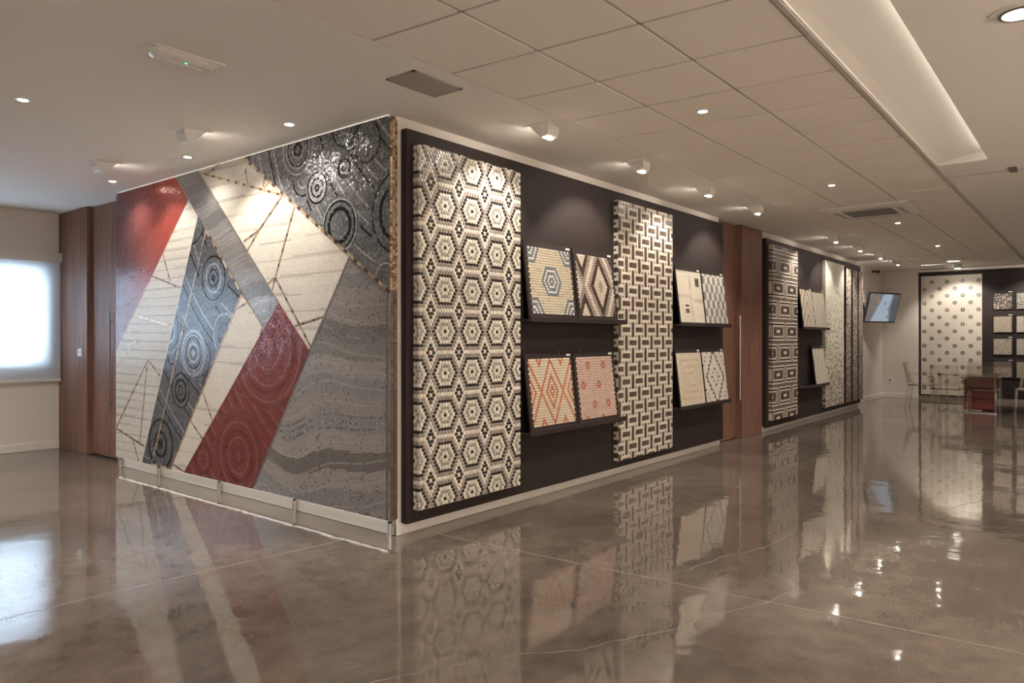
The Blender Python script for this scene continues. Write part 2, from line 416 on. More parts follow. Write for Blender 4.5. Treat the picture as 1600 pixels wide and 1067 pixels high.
# ================================================================== MURAL
MXF = -.100
mural = thing('mosaic_mural', 'large abstract mosaic mural of red, cream and charcoal diagonal bands', 'mural', (-.065, 2.16, .112))
MB().box(MXF, -.034, -.006, 4.335, .112, 2.903).build('support_slab', 'groutd', mural)
def MP(pts): return ccw([(-y, z) for y, z in pts])
R1 = MP([(4.334,2.903),(3.034,2.903),(2.776,2.662),(4.335,1.242)])
R2 = MP([(3.021,2.903),(2.605,2.903),(1.318,1.650),(1.535,1.451)])
R3 = MP([(2.605,2.903),(1.832,2.903),(0.419,1.973),(0.920,1.279),(1.318,1.650)])
R4 = MP([(1.832,2.903),(-0.006,2.903),(-0.006,1.689)])
R5 = MP([(0.419,1.973),(-0.006,1.689),(-0.006,0.112),(1.694,0.112)])
R6 = MP([(1.318,1.650),(0.920,1.279),(1.694,0.112),(2.861,0.112)])
R7 = MP([(2.605,2.489),(1.872,1.742),(3.116,0.112),(3.728,0.112)])
R8 = MP([(2.776,2.662),(2.605,2.489),(3.728,0.112),(4.335,0.112),(4.335,1.242)])
R9 = MP([(1.872,1.742),(1.535,1.451),(2.861,0.112),(3.116,0.112)])
CR = [(2.559,2.874,1.269,2.511),(2.236,2.903,2.440,2.843),(1.837,2.895,1.777,2.660),(1.523,2.681,1.542,2.605),(1.454,2.643,1.533,2.596),(1.251,2.521,1.599,2.263),(1.599,2.263,1.837,2.188),(1.599,2.263,1.782,2.105),(1.104,2.398,1.367,1.857),(1.367,1.857,1.477,1.814),(1.367,1.857,1.413,1.756),(1.367,1.857,0.896,1.309),(1.104,1.465,0.732,1.531),(3.284,2.194,3.129,1.909),(3.519,1.988,2.934,1.845),(3.909,1.608,3.142,1.489),(3.880,1.345,4.310,1.059),(4.042,1.445,3.750,1.268),(3.595,1.154,4.318,0.426),(3.602,1.154,3.771,0.313),(3.581,1.145,3.337,1.000),(4.330,0.415,3.679,0.283),(3.938,0.324,3.793,0.116),(1.963,1.619,1.733,1.683),(2.525,0.896,2.345,0.625),(2.746,0.608,2.513,0.453),(3.084,0.167,2.861,0.120),(1.556,1.454,1.589,1.393)]
GL = [(1.832,2.895,-0.006,1.689),(2.468,2.348,1.877,1.753),(1.872,1.742,3.116,0.127),(2.462,2.335,3.512,0.120),(3.512,0.120,3.116,0.120)]
C4 = [(0.815,2.511,0.146),(0.492,2.613,0.075),(1.064,2.842,0.250),(0.241,2.764,0.150),(0.478,2.917,0.163),(0.545,2.200,0.216),(-0.112,2.232,0.325)]
C7 = [(2.334,1.905,0.256),(2.691,1.234,0.259),(3.167,1.446,0.246),(2.928,0.878,0.169),(2.150,1.406,0.179),(3.331,0.334,0.281),(2.711,2.453,0.213),(2.345,0.893,0.183)]
C6 = [(1.486,1.304,0.523),(1.842,1.069,0.184),(1.922,0.366,0.410),(2.513,0.276,0.145)]
C1 = [(3.880,2.637,0.393),(2.830,2.555,0.418),(4.194,2.099,0.404)]
def mural_tiles(): return Tiles((MXF,0,0), (0,-1,0), (0,0,1))
def swirl(name, m, poly, circles, w, L, colf, h=.004, tilt=.05, gap=.90, fill=0):
    T = mural_tiles(); us = [p[0] for p in poly]; vs_ = [p[1] for p in poly]
    u0, u1, v0, v1 = min(us)-.04, max(us)+.04, min(vs_)-.04, max(vs_)+.04
    rs = random.Random(len(circles)*7+int(w*1e5))
    extra = [(-rs.uniform(u0,u1), rs.uniform(v0,v1), rs.uniform(.09,.24)) for _ in range(fill)]
    cs = [(-y, z, max(2, round(r/w))*w) for y, z, r in list(circles)+extra]
    cs.append((u1+.6, v1+.5, 5.0))                       # sweeping rows behind the swirls
    for ci, (cx, cy, R) in enumerate(cs):
        for k in range(int(R/w)):
            r = (k+.5)*w; n = max(5, int(2*math.pi*r/L)); off = random.random()
            for i in range(n):
                a = 2*math.pi*(i+off)/n; x = cx+r*math.cos(a); y = cy+r*math.sin(a)
                if not (u0 < x < u1 and v0 < y < v1): continue
                hid = False
                for (qx, qy, qr) in cs[:ci]:
                    if (x-qx)**2+(y-qy)**2 < qr*qr: hid = True; break
                if hid: continue
                da = math.pi/n*gap; dr = w/2*gap
                q = [(cx+(r-dr)*math.cos(a-da), cy+(r-dr)*math.sin(a-da)), (cx+(r+dr)*math.cos(a-da), cy+(r+dr)*math.sin(a-da)),
                     (cx+(r+dr)*math.cos(a+da), cy+(r+dr)*math.sin(a+da)), (cx+(r-dr)*math.cos(a+da), cy+(r-dr)*math.sin(a+da))]
                q = clip(q, poly)
                if len(q) >= 3: T.add(q, h, colf(ci, k, i, int(R/w), x, y), tilt)
    return T.build(name, m, mural)
def rows(name, m, poly, fz, dc, crange, step, colf, h=.004, tilt=.03, gap=.0012):
    """rows of tiles along curves v = fz(u, c)"""
    T = mural_tiles(); us = [p[0] for p in poly]; u0, u1 = min(us), max(us)
    c = crange[0]; r = 0
    while c < crange[1]:
        u = u0 - random.uniform(0, step)
        while u < u1:
            du = step*random.uniform(.75, 1.3)
            q = [(u, fz(u,c)), (u+du-gap, fz(u+du,c)), (u+du-gap, fz(u+du,c+dc)-gap), (u, fz(u,c+dc)-gap)]
            q = clip(q, poly)
            if len(q) >= 3 and abs(area(q)) > 2e-6: T.add(q, h, colf(r, c, u), tilt)
            u += du
        c += dc; r += 1
    return T.build(name, m, mural)
DK, MD, MD2, LT = (.014,.014,.016), (.185,.19,.20), (.27,.275,.285), (.43,.435,.44)
def col4(ci, k, i, n, x, y):
    pats = {0:'mdlldlldmm', 1:'mdldd', 2:'mmddlmmmdlmmlmmm', 3:'lmmmmmmd', 4:'mmlmmmmd', 5:'mmmmmmdmmdlm', 6:'mmmmmmmmmdmmmdmm'}
    if ci >= 7: b = 'mmmmlmmmmmlmmmdmmmm'[(k+ci*4) % 19]
    else: p = pats[ci]; b = p[min(len(p)-1, int(k*len(p)/max(1,n)))]
    if b == 'd': return jit(DK, .3) if random.random() < .9 else jit(MD)
    return jit(LT if b == 'l' else random.choice((MD, MD2, MD)), .28)
swirl('swirl_mosaic', 'glass_t', R4, C4, .0155, .016, col4, tilt=.10, fill=9)
def col7(ci, k, i, n, x, y):
    pats = {0:'dmmdmmlmmmdmmm', 1:'lmdllmmdlmllmm', 2:'mmmdllmmdmm', 3:'mdmmdmmd', 4:'mmmdmmml', 5:'ddmmdmmmmdmm', 6:'mmmmmmmd', 7:'mmmdmmmd'}
    if ci >= 8: b = 'mmmmmmlmmmmdmmmm'[(k+ci*5) % 16]
    else: p = pats[ci]; b = p[min(len(p)-1, int(k*len(p)/max(1,n)))]
    if b == 'd': return jit(DK, .3)
    return jit((.30,.32,.35) if b == 'l' else random.choice(((.095,.105,.12),(.14,.15,.17))), .22)
swirl('swirl_mosaic', 'glass_t', R7, C7, .017, .018, col7, tilt=.07, fill=9)
def col6(ci, k, i, n, x, y):
    b = 'rrrlrrddrrrlrrdr'[(k+ci*5) % 16]
    if b == 'l': return jit((.29,.115,.11), .2)
    if b == 'd': return jit((.155,.030,.029), .25)
    return jit((.215,.048,.045), .16)
swirl('swirl_mosaic', 'glass_t', R6, C6, .0165, .02, col6, tilt=.05)
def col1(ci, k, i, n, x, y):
    t = min(1, max(0, (-x-3.2)/1.1 + (2.5-y)*.35))  # mauve towards lower left: reflected window daylight put into the tile colour
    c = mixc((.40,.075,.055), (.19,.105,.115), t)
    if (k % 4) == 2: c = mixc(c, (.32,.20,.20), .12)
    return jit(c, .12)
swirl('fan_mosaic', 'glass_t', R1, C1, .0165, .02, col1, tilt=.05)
rb = random.Random(3)
tone = [rb.random() for _ in range(400)]
def colcream(r, c, u):
    b = tone[int(c/.0105) % 400]; band = (c + .006*math.sin(u*3)) % .142
    base = (.66,.61,.525)
    if band < .022 and tone[int(u*2.2+c*40) % 400] < .8: base = (.44,.405,.35)
    elif band < .06: base = mixc(base, (.55,.50,.43), .5*b)
    return jit(mixc(base, (.72,.68,.60), b*.4), .05)
def fz_flat(u, c): return c + .004*math.sin(u*2.3+c*7)
for R in (R3, R9): rows('cream_mosaic', 'cream_t', R, fz_flat, .0145, (.08, 2.93), .030, colcream, tilt=.02)
def colcream8(r, c, u):
    b = tone[int(c/.0145) % 400]; band = (c*1.0 + .01*math.sin(u*2+c)) % .088
    base = (.60,.56,.49)
    if band < .022: base = (.41,.385,.34)
    return jit(mixc(base, (.70,.67,.61), b*.5), .06)
rows('cream_mosaic', 'cream_t', R8, fz_flat, .0145, (.08, 2.70), .030, colcream8, tilt=.025)
def fz_band(u, c): return c + .16*u + .035*math.sin(c*9+1) * 0 + .012*math.sin(u*9+c*5)
def colband(r, c, u):
    k = int((c+.02*math.sin(u*4))/.13); g = (.25,.29,.34,.23,.31,.27)[k % 6]
    if tone[r % 400] < .2: g *= 1.2
    return jit((g,g*.965,g*.94), .10)
rows('grey_band_mosaic', 'glass_t', R2, fz_band, .0135, (1.4, 3.5), .022, colband, tilt=.03)
def fz_wave(u, c): return c + .105*math.sin(3.1*(u+.3)+c*2.2) * (1-.35*c/2) + .03*math.sin(7.3*u+c*1.2)
WB = [tuple(v*1.45 for v in c) for c in [(.155,.15,.148),(.225,.212,.20),(.245,.228,.215),(.20,.195,.19),(.255,.235,.22),(.135,.128,.122),(.25,.235,.225),(.21,.208,.206),(.235,.22,.208),(.20,.20,.20),(.25,.24,.235),(.185,.178,.17)]]
def colwave(r, c, u):
    k = int((c + .3 + .035*math.sin(u*2.4+c*3))/.135); base = WB[k % len(WB)]
    if k % 5 == 2 and r % 3 == 0 and random.random() < .45: base = (.19,.175,.17)
    elif random.random() < .04: base = mixc(base, (.10,.09,.09), .6)
    elif r % 9 == 0: base = mixc(base, (.46,.44,.42), .4)
    return jit(base, .09)
rows('wave_mosaic', 'glass_t', R5, fz_wave, .0150, (-.12, 2.3), .017, colwave, tilt=.03)
# strips of gold and border pieces
GOLD = [(.52,.40,.26),(.46,.34,.23),(.57,.46,.33),(.36,.25,.165)]; BRN = (.10,.06,.04)
def strip(name, seg, w, L, cols, dark, pd, h=.0058):
    T = mural_tiles(); y0,z0,y1,z1 = seg; a = Vector((-y0,z0)); b = Vector((-y1,z1)); d = b-a; n = max(1,int(d.length/L)); d.normalize(); q = Vector((-d.y,d.x))*w/2
    for i in range(n):
        s0 = (b-a).length*i/n; s1 = (b-a).length*(i+.96)/n
        c = jit(dark, .2) if (i % pd == pd-1) else jit(random.choice(cols), .12)
        p, e = a+d*s0, a+d*s1
        T.add(ccw([tuple(p-q),tuple(e-q),tuple(e+q),tuple(p+q)]), h, c, .02)
    return T.build(name, 'goldtile', mural)
strip('gold_strip', GL[0], .026, .045, GOLD, BRN, 3)
strip('gold_strip', GL[1], .024, .045, GOLD, BRN, 3)
strip('copper_strip', GL[2], .018, .05, [(.34,.21,.15),(.42,.27,.19)], (.20,.11,.08), 4)
strip('gold_strip', GL[3], .018, .05, [(.40,.29,.17),(.46,.33,.2)], (.22,.13,.09), 4)
strip('gold_strip', GL[4], .02, .04, GOLD, BRN, 4)
for i, s in enumerate(CR):
    faint = i in (15,16,17); cols = [(.50,.44,.32),(.60,.54,.42)] if faint else [(.30,.21,.14),(.36,.26,.17),(.24,.16,.11)]
    if i < 5: cols = [(.52,.38,.19),(.45,.32,.17)]
    strip('vein_strip', s, .020 if i < 13 else .017, .042, cols, (.42,.36,.26) if faint else BRN, 3)
def border(seg, w, c): return strip('border_strip', seg, w, .03, [c], c, 99, .0052)
G_ = (.20,.175,.155)
border((3.021,2.90,1.535,1.451), .016, G_); border((2.605,2.90,1.318,1.650), .018, G_)
border((.419,1.973,1.694,.118), .020, (.17,.15,.14)); border((.419,1.95,-.004,1.672), .03, (.19,.155,.135))
border((.018,1.66,.018,.114), .030, (.17,.155,.145)); border((1.318,1.650,.920,1.279), .012, (.24,.03,.03))
border((1.318,1.650,2.861,.114), .010, (.24,.03,.03)); border((1.535,1.451,1.318,1.650), .010, (.22,.2,.19))
border((2.776,2.662,4.335,1.242), .010, (.26,.09,.08)); border((2.605,2.489,3.728,.112), .007, (.62,.62,.56))
# tiled end of the slab, gold above and brown below
T = Tiles((MXF, -.006, 0), (1,0,0), (0,0,1))
z = .114
while z < 2.90:
    g = z > 1.68; s = .020 if g else .03
    for k in range(3 if g else 2):
        wd = .066/(3 if g else 2)
        c = jit(random.choice(GOLD+[(.20,.11,.06),(.42,.26,.15)]), .25) if g else jit((.15,.115,.095), .12)
        T.rect(k*wd, (k+1)*wd-.0012, z, min(z+s-.0012,2.902), .004, c, .03)
    z += s
T.build('end_tiles', 'goldtile', mural)
MB().box(-.088, -.076, 0.02, 4.31, 2.903, 2.907).build('led_strip', 'led', mural)
MB().box(-.092, -.070, 0.03, 4.30, .107, .112).build('led_strip', 'led', mural)
for y in (.03, 1.15, 2.29, 3.43, 4.30):
    lg = MB().tube((-.072,y,0),(-.072,y,.088),.017,n=16).build('foot', 'steel', mural, smooth=False)
    MB().tube((-.072,y,.088),(-.072,y,.112),.013,n=12).build('foot_collar', 'blackp', lg)

# ================================================================== DISPLAY BOARDS AND TALL PANELS
bd1 = MB().cbox(.004, 5.455, -.060, -.002, .078, 2.83, .003).build('display_board', 'black')
tag(bd1, 'long black display board holding the hexagon and basketweave panels', 'board')
bd2 = thing('display_board', 'black display board beyond the walnut door with the key pattern panel', 'board', (9.6, -.03, .068))
MB().cbox(7.00, 9.60, -.060, -.002, .068, 2.815, .003).build('board_panel', 'black', bd2)
MB().cbox(9.605, 12.34, -.060, -.002, .068, 2.815, .003).build('board_panel', 'black', bd2)
bd3 = tag(MB().cbox(XF+.13, XF+.198, -4.4, -.640, .075, 2.84, .003).build('display_board', 'black'), 'black display board on the far wall behind the clear table', 'board')
PZ0, PZ1, PY = .170, 2.728, -.118

CRM, GRY, GRW, BRK = (.72,.67,.575), (.34,.315,.27), (.31,.265,.235), (.026,.018,.016)
def hexd(dx, dr): return max(abs(dr), abs(dx)+abs(dr)/2)
def hexcol(u, r, fx, fr):
    """colour of the penny tile in row r at position u (tile units); flowers every 10 x 12"""
    x = u-fx; rr = r-fr
    dx = x-10*round(x/10); dr = rr-12*round(rr/12); d = hexd(dx, dr)
    if d <= 4.01: return (BRK, CRM, GRY, CRM, BRK)[int(round(d))]
    x2 = x-5; r2 = rr-6; dx = x2-10*round(x2/10); dr = r2-12*round(r2/12); dd = abs(dx)+abs(dr)/2
    if dd < .4: return CRM
    if dd < 1.3: return BRK
    if dd < 2.3: return CRM
    if dr == 0: return CRM
    return GRW
def penny(T, u0, u1, v0, v1, s, colf, h=.005, n=8, whole=False, shift=0.0, vb=0.0):
    rh = s*.866; r = math.floor((v0-vb)/rh); rect_ = [(u0,v0),(u1,v0),(u1,v1),(u0,v1)]
    while vb+r*rh < v1+rh:
        odd = r % 2; k = math.floor((u0-shift)/s)-1
        while shift+k*s < u1+s:
            uu = k + (.5 if odd else 0); cu = shift+uu*s; cv = vb+r*rh
            pts = [(cu+s*.478*math.cos(2*math.pi*(i+.5)/n), cv+s*.478*math.sin(2*math.pi*(i+.5)/n)) for i in range(n)]
            if whole:
                if u0-s*.55 <= cu <= u1+s*.55 and v0 <= cv <= v1: T.add(pts, h, colf(uu, r), .05, .86)
            else:
                q = clip(pts, rect_)
                if len(q) > 2: T.add(q, h, colf(uu, r), .05, .86)
            k += 1
        r += 1
# --- panel 1: hexagon flowers
SP = .0291
X0, X1 = .068, 1.205
p = thing('tall_mosaic', 'tall panel of penny tiles with brown hexagon flowers nearest the mural', 'mosaic', ((X0+X1)/2, -.09, PZ0), 'tall mosaics')
MB().box(X0, X1, PY+.004, -.060, PZ0, PZ1).build('core', 'groutc', p)
fr0 = 0; vb = 2.327; sh = .328
def pc1(u, r): return jit(hexcol(u, r, 0, 0), .12)
T = Tiles((0,PY+.004,0),(1,0,0),(0,0,1)); penny(T, X0, X1, PZ0, PZ1, SP, pc1, shift=sh, vb=vb); T.build('penny_tiles', 'penny', p)
T = Tiles((X0,0,0),(0,-1,0),(0,0,1)); penny(T, .062, -PY-.004, PZ0, PZ1, SP, pc1, shift=.06, vb=vb); T.build('side_tiles', 'penny', p)

# --- panel 2: basketweave; blocks and bars are single pieces
X0, X1 = 2.765, 3.925
p = thing('tall_mosaic', 'tall cream and brown basketweave panel between the two groups of samples', 'mosaic', ((X0+X1)/2, -.09, PZ0-.02), 'tall mosaics')
Z0, Z1 = PZ0-.015, PZ1+.005
MB().box(X0, X1, PY+.005, -.060, Z0, Z1).build('core', 'groutc', p)
BW, BH, ST, PWX, RZ = .150, .052, .0290, .262, .131
BAR_W, BAR_H = PWX-BW-2*ST, 2*RZ-BH-2*ST
bx0, bz0 = 3.048, 2.634
ms = {}
def piece(name, u0, u1, v0, v1, parent, m, key):
    """one dark stone piece with its own thickness; alike pieces share a mesh"""
    u0, u1 = max(u0,X0), min(u1,X1); v0, v1 = max(v0,Z0), min(v1,Z1)
    if u1-u0 < .006 or v1-v0 < .006: return
    k = (name, round(u1-u0,4), round(v1-v0,4))
    if k in ms:
        o = ms[k].copy(); COL.objects.link(o); o.parent = parent
    else:
        w_, h_ = u1-u0, v1-v0; g = .0012
        mbb = MB(); o0 = Vector((w_/2,0,h_/2))
        y_a, y_b = .001, -.005
        mbb.poly([(-w_/2+g,y_a,-h_/2+g),(w_/2-g,y_a,-h_/2+g),(w_/2-g,y_a,h_/2-g),(-w_/2+g,y_a,h_/2-g),(-w_/2+2*g,y_b,-h_/2+2*g),(w_/2-2*g,y_b,-h_/2+2*g),(w_/2-2*g,y_b,h_/2-2*g),(-w_/2+2*g,y_b,h_/2-2*g)],
                 [(4,5,6,7),(0,1,5,4),(1,2,6,5),(2,3,7,6),(3,0,4,7)])
        o = mbb.build(name, m, None, loc=(0,0,0)); o.parent = parent; ms[k] = o
    o.location = Vector(((u0+u1)/2, PY+.005, (v0+v1)/2)) - world_loc(parent)
TW = Tiles((0,PY+.005,0),(1,0,0),(0,0,1)); TD = Tiles((0,PY+.005,0),(1,0,0),(0,0,1))
def crect(T, u0, u1, v0, v1, c):
    g = .001; u0, u1 = max(u0+g,X0), min(u1-g,X1); v0, v1 = max(v0+g,Z0), min(v1-g,Z1)
    if u1-u0 > .003 and v1-v0 > .003: T.rect(u0, u1, v0, v1, .005, c, .01, .95)
WST = (.66,.60,.50)
for r in range(-22, 4):
    for k in range(-4, 6):
        cx_ = bx0 + k*PWX + (PWX/2 if r % 2 else 0); cz = bz0 + r*RZ
        piece('brown_block', cx_-BW/2, cx_+BW/2, cz-BH/2, cz+BH/2, p, 'emperador', 'b')
        for s in (-1,1):
            a, b = sorted((cz+s*BH/2, cz+s*(BH/2+ST)))
            crect(TW, cx_-BW/2, cx_, a, b, jit(WST,.07)); crect(TW, cx_, cx_+BW/2, a, b, jit(WST,.07))
        vx = cx_+PWX/2
        piece('brown_bar', vx-BAR_W/2, vx+BAR_W/2, cz-BAR_H/2, cz+BAR_H/2, p, 'emperador', 'v')
        for s in (-1,1):
            a, b = sorted((vx+s*BAR_W/2, vx+s*(BAR_W/2+ST))); zz = BH/2+ST
            crect(TW, a, b, cz-BAR_H/2, cz, jit(WST,.07)); crect(TW, a, b, cz, cz+BAR_H/2, jit(WST,.07))
            c_, d_ = sorted((vx+s*(BAR_W/2+ST), vx+s*(PWX/2-BAR_W/2-ST))); crect(TD, c_, d_, cz+zz, cz+BAR_H/2, jit((.05,.035,.028),.2))
TW.build('cream_strips', 'whitestone', p); TD.build('brown_dots', 'stone', p)
T = Tiles((X0,0,0),(0,-1,0),(0,0,1)); z = Z0; k = 0
while z < Z1-.01:
    dz = (.030,.050,.030,.021)[k % 4]; z2 = min(z+dz, Z1)
    T.rect(.062, .088, z, z2-.001, .002, jit(WST,.06) if k % 2 == 0 else jit((.045,.032,.026),.2), .01)
    T.rect(.089, .113, z, z2-.001, .002, jit(WST,.06) if (k % 4 != 1) else jit((.05,.036,.03),.2), .01); z = z2; k += 1
T.build('side_tiles', 'stone', p)

# --- panel 3: concentric rectangles
X0, X1 = 7.10, 8.235
p = thing('tall_mosaic', 'tall panel of nested brown and cream rectangles right of the walnut door', 'mosaic', ((X0+X1)/2, -.09, PZ0), 'tall mosaics')
MB().box(X0, X1, PY+.004, -.060, PZ0, PZ1).build('core', 'groutc', p)
cw, chh = .603/24, .32/14
def keycol(i, j):
    row = j//14; jj = j % 14; ii = (i + (12 if row % 2 else 0)) % 24
    k = min(ii, 23-ii, jj, 13-jj)
    if k == 0: return jit((.045,.030,.026),.3) if (i+j) % 2 else jit((.30,.24,.20),.1)
    if k in (1, 3): return jit((.66,.60,.51),.07)
    if k == 2: return jit((.05,.033,.028),.25)
    if k == 4: return jit((.17,.115,.09),.2)
    if k == 5: return jit((.06,.042,.034),.25)
    return jit((.66,.60,.52),.06) if 9 <= ii <= 14 else jit((.05,.033,.028),.3)
def gridpanel(T, x0, x1, z0, z1, cw, ch, colf, ox=0, oz=0, h=.004):
    i0 = math.floor((x0-ox)/cw); 
    i = i0
    while ox+i*cw < x1-1e-4:
        j = math.floor((z0-oz)/ch)
        while oz+j*ch < z1-1e-4:
            a, b = max(x0, ox+i*cw), min(x1, ox+(i+1)*cw); c, d = max(z0, oz+j*ch), min(z1, oz+(j+1)*ch)
            if b-a > .003 and d-c > .003: T.rect(a, b-.001, c, d-.001, h, colf(i, j), .02, .93)
            j += 1
        i += 1
T = Tiles((0,PY+.004,0),(1,0,0),(0,0,1)); gridpanel(T, X0, X1, PZ0, PZ1, cw, chh, keycol, 7.35-.603/2, 2.108-.16-.32*6); T.build('stone_tiles', 'stone', p)
T = Tiles((X0,0,0),(0,-1,0),(0,0,1)); gridpanel(T, .062, -PY-.004, PZ0, PZ1, .0135, chh, lambda i, j: keycol(3, j), 0, 2.108-.16-.32*6, .002); T.build('side_tiles', 'stone', p)

# --- panel 4: cream fading into dark speckles
X0, X1 = 9.735, 10.90
p = thing('tall_mosaic', 'tall cream panel whose brown speckles thicken towards the floor', 'mosaic', ((X0+X1)/2, -.09, PZ0), 'tall mosaics')
MB().box(X0, X1, PY+.004, -.060, PZ0-.01, PZ1-.01).build('core', 'groutc', p)
def speck(lo, hi, z0, z1, light, dark, step):
    def f(i, j):
        t = 1-(j*step-z0)/(z1-z0); t = max(0, min(1, t)); q = lo+(hi-lo)*t**1.4
        c = dark if random.random() < q else light
        if random.random() < .25: c = mixc(c, (.36,.27,.22), .5*min(1,q*2))
        return jit(c, .08)
    return f
T = Tiles((0,PY+.004,0),(1,0,0),(0,0,1)); gridpanel(T, X0, X1, PZ0-.01, PZ1-.01, .026, .026, speck(.0,.52,0,2.5,(.64,.60,.50),(.10,.07,.055),.026)); T.build('stone_tiles', 'stone', p)
T = Tiles((X0,0,0),(0,-1,0),(0,0,1)); gridpanel(T, .062, -PY-.004, PZ0-.01, PZ1-.01, .0265, .026, speck(.0,.55,0,2.5,(.60,.56,.47),(.05,.04,.035),.026), 0, 0, .002); T.build('side_tiles', 'stone', p)

# --- three narrow strips
for n_, (a, b, la, dk, pp) in enumerate([(11.06,11.40,(.60,.52,.44),(.10,.075,.06),.35),(11.54,11.88,(.58,.52,.45),(.12,.10,.09),.45),(11.98,12.30,(.50,.43,.37),(.16,.12,.10),.4)]):
    lab = ('narrow speckled mosaic strip next to the cream speckled panel', 'middle of the three narrow speckled mosaic strips', 'narrow speckled mosaic strip nearest the television')[n_]
    t = thing('mosaic_strip', lab, 'mosaic', ((a+b)/2, -.09, .15), 'narrow mosaic strips')
    MB().box(a-.015, b+.015, PY+.004, -.060, .148, 2.69).build('backing', 'black', t)
    T = Tiles((0,PY+.004,0),(1,0,0),(0,0,1)); gridpanel(T, a, b, .155, 2.68, .030, .028, speck(pp,1.0,0,2.9,la,dk,.028)); T.build('stone_tiles', 'stone', t)

# --- panel on the far wall with flower dots
Xp = XF+.118
p = thing('tall_mosaic', 'tall white panel with rows of small dark flowers on the far wall', 'mosaic', (Xp, -1.255, .10), 'tall mosaics')
MB().box(Xp, XF+.13, -1.836, -.675, .10, 2.757).build('core', mat('white penny field', (.66,.60,.51), .4, noise=(120,(.60,.545,.46),(.70,.64,.55),(1,1,1))), p)
fl_me = None
for r in range(17):
    for k in range(4):
        y = -.887-.2965*k + (.148 if r % 2 else 0); z = 2.619-.158*r
        if z < .14: continue
        if fl_me is None:
            T = Tiles((Xp,y,z),(0,-1,0),(0,0,1))
            for q in range(6):
                a = math.pi/3*q; T.add([(.030*math.cos(a)+.0145*math.cos(b), .030*math.sin(a)+.0145*math.sin(b)) for b in [2*math.pi*i/6 for i in range(6)]], .004, (.03,.022,.02))
            fl_me = T.mb.build('flower', 'penny', p, color=True); f0 = Vector((0,y,z))
        else:
            c = fl_me.copy(); COL.objects.link(c); c.parent = p; c.location = Vector((0,y,z))-f0

# ================================================================== SAMPLES ON LEDGES
def ledge(x0, x1, z, label):
    t = thing('display_ledge', label, 'shelf', ((x0+x1)/2, -.13, z), 'black sample ledges')
    MB().cbox(x0, x1, -.205, -.0605, z, z+.022, .003).build('shelf_plate', 'black', t)
    MB().cbox(x0, x1, -.212, -.200, z, z+.045, .003).build('front_lip', 'black', t)
LZ = {'hi':1.503, 'lo':.566}
ledge(1.225, 2.76, LZ['hi'], 'upper black ledge beside the hexagon flower panel')
ledge(1.225, 2.76, LZ['lo'], 'lower black ledge beside the hexagon flower panel')
ledge(3.96, 5.36, LZ['hi'], 'upper black ledge beside the walnut door')
ledge(3.96, 5.36, LZ['lo'], 'lower black ledge beside the walnut door')
ledge(8.29, 9.66, LZ['hi'], 'upper black ledge right of the nested rectangle panel')
ledge(8.29, 9.66, LZ['lo'], 'lower black ledge right of the nested rectangle panel')
TILT = .078/.66
def sample(x0, x1, zlow, label, kind, colf, margin=(.05,.05), m='penny', tagc=True, pegs=False):
    """a leaning sample board: black backing, mosaic sheet, label tag"""
    z0 = zlow+.025; hgt = .655
    V = Vector((0, TILT, 1)).normalized(); U = Vector((1,0,0)); Nn = U.cross(V)
    O = Vector((x0, -.176, z0))
    t = thing('sample_board', label, 'tile sample', ((x0+x1)/2, -.18, z0), 'leaning tile samples')
    W = x1-x0; th = .018
    P = [O+U*a+V*b+Nn*c for c in (0,th) for a,b in ((0,0),(W,0),(W,hgt),(0,hgt))]
    MB().poly(P, [(3,2,1,0),(4,5,6,7),(0,1,5,4),(1,2,6,5),(2,3,7,6),(3,0,4,7)]).build('backing', 'black', t)
    T = Tiles(O+Nn*th, U, V); mx, my = margin
    if kind == 'hex':
        s = .0262
        ccx, ccy = W/2, my+(hgt-my-.055)/2
        penny(T, mx, W-mx, my, hgt-.055, s, lambda u, r: colf(u, r), .004, 7, True, ccx, ccy)
    else:
        nx = 26; cw_ = (W-2*mx)/nx; nz = int((hgt-my-.03)/cw_)
        for i in range(nx):
            for j in range(nz): T.rect(mx+i*cw_, mx+(i+1)*cw_-.0012, my+j*cw_, my+(j+1)*cw_-.0012, .004, colf(i, j, nx, nz), .02, .93)
    T.build('mosaic_sheet', m, t)
    if tagc:
        Q = [O+Nn*th+U*a+V*b+Nn*c for c in (0,.003) for a,b in ((W-.085,hgt-.030),(W-.025,hgt-.030),(W-.025,hgt-.013),(W-.085,hgt-.013))]
        MB().poly(Q, [(3,2,1,0),(4,5,6,7),(0,1,5,4),(1,2,6,5),(2,3,7,6),(3,0,4,7)]).build('label_tag', 'white', t)
    if pegs:
        for f in (.18,.72):
            c = O+U*W*f+V*(hgt+.004); MB().tube(c-Nn*.03, c+Nn*.02, .007, n=8).build('hanging_peg', 'chrome', t)
    return t
def cs1(u, r):
    for (a, b) in ((0,0),(-11,12),(11,12),(-11,-12),(11,-12)):
        d = round(hexd(u-a, r-b))
        if d in (1,3,5): return jit((.15,.175,.20),.15)
        if d in (0,2,4): return jit((.62,.60,.55),.08)
    return mixc((.62,.545,.40), (.42,.37,.27), .8 if random.random() < .08 else random.random()*.25)
sample(1.24, 1.93, LZ['hi'], 'upper penny tile sample with blue hexagon rings on cream', 'hex', cs1)
def cs2(u, r):
    best = min((abs(u-a)+abs(r-b)/2) for a, b in ((3,0),(-8,16),(-8,-16),(14,16),(14,-16)))
    if best < 2: return jit((.40,.36,.29),.1) if best < 1.6 else jit((.66,.59,.50),.06)
    if best < 4.6: return jit((.66,.585,.49),.07)
    if best < 6.6: return jit((.085,.055,.042),.2)
    if best < 8.6: return jit((.36,.29,.25),.1)
    return jit((.66,.585,.50),.07)
sample(1.95, 2.63, LZ['hi'], 'upper penny tile sample with a brown diamond on cream', 'hex', cs2)
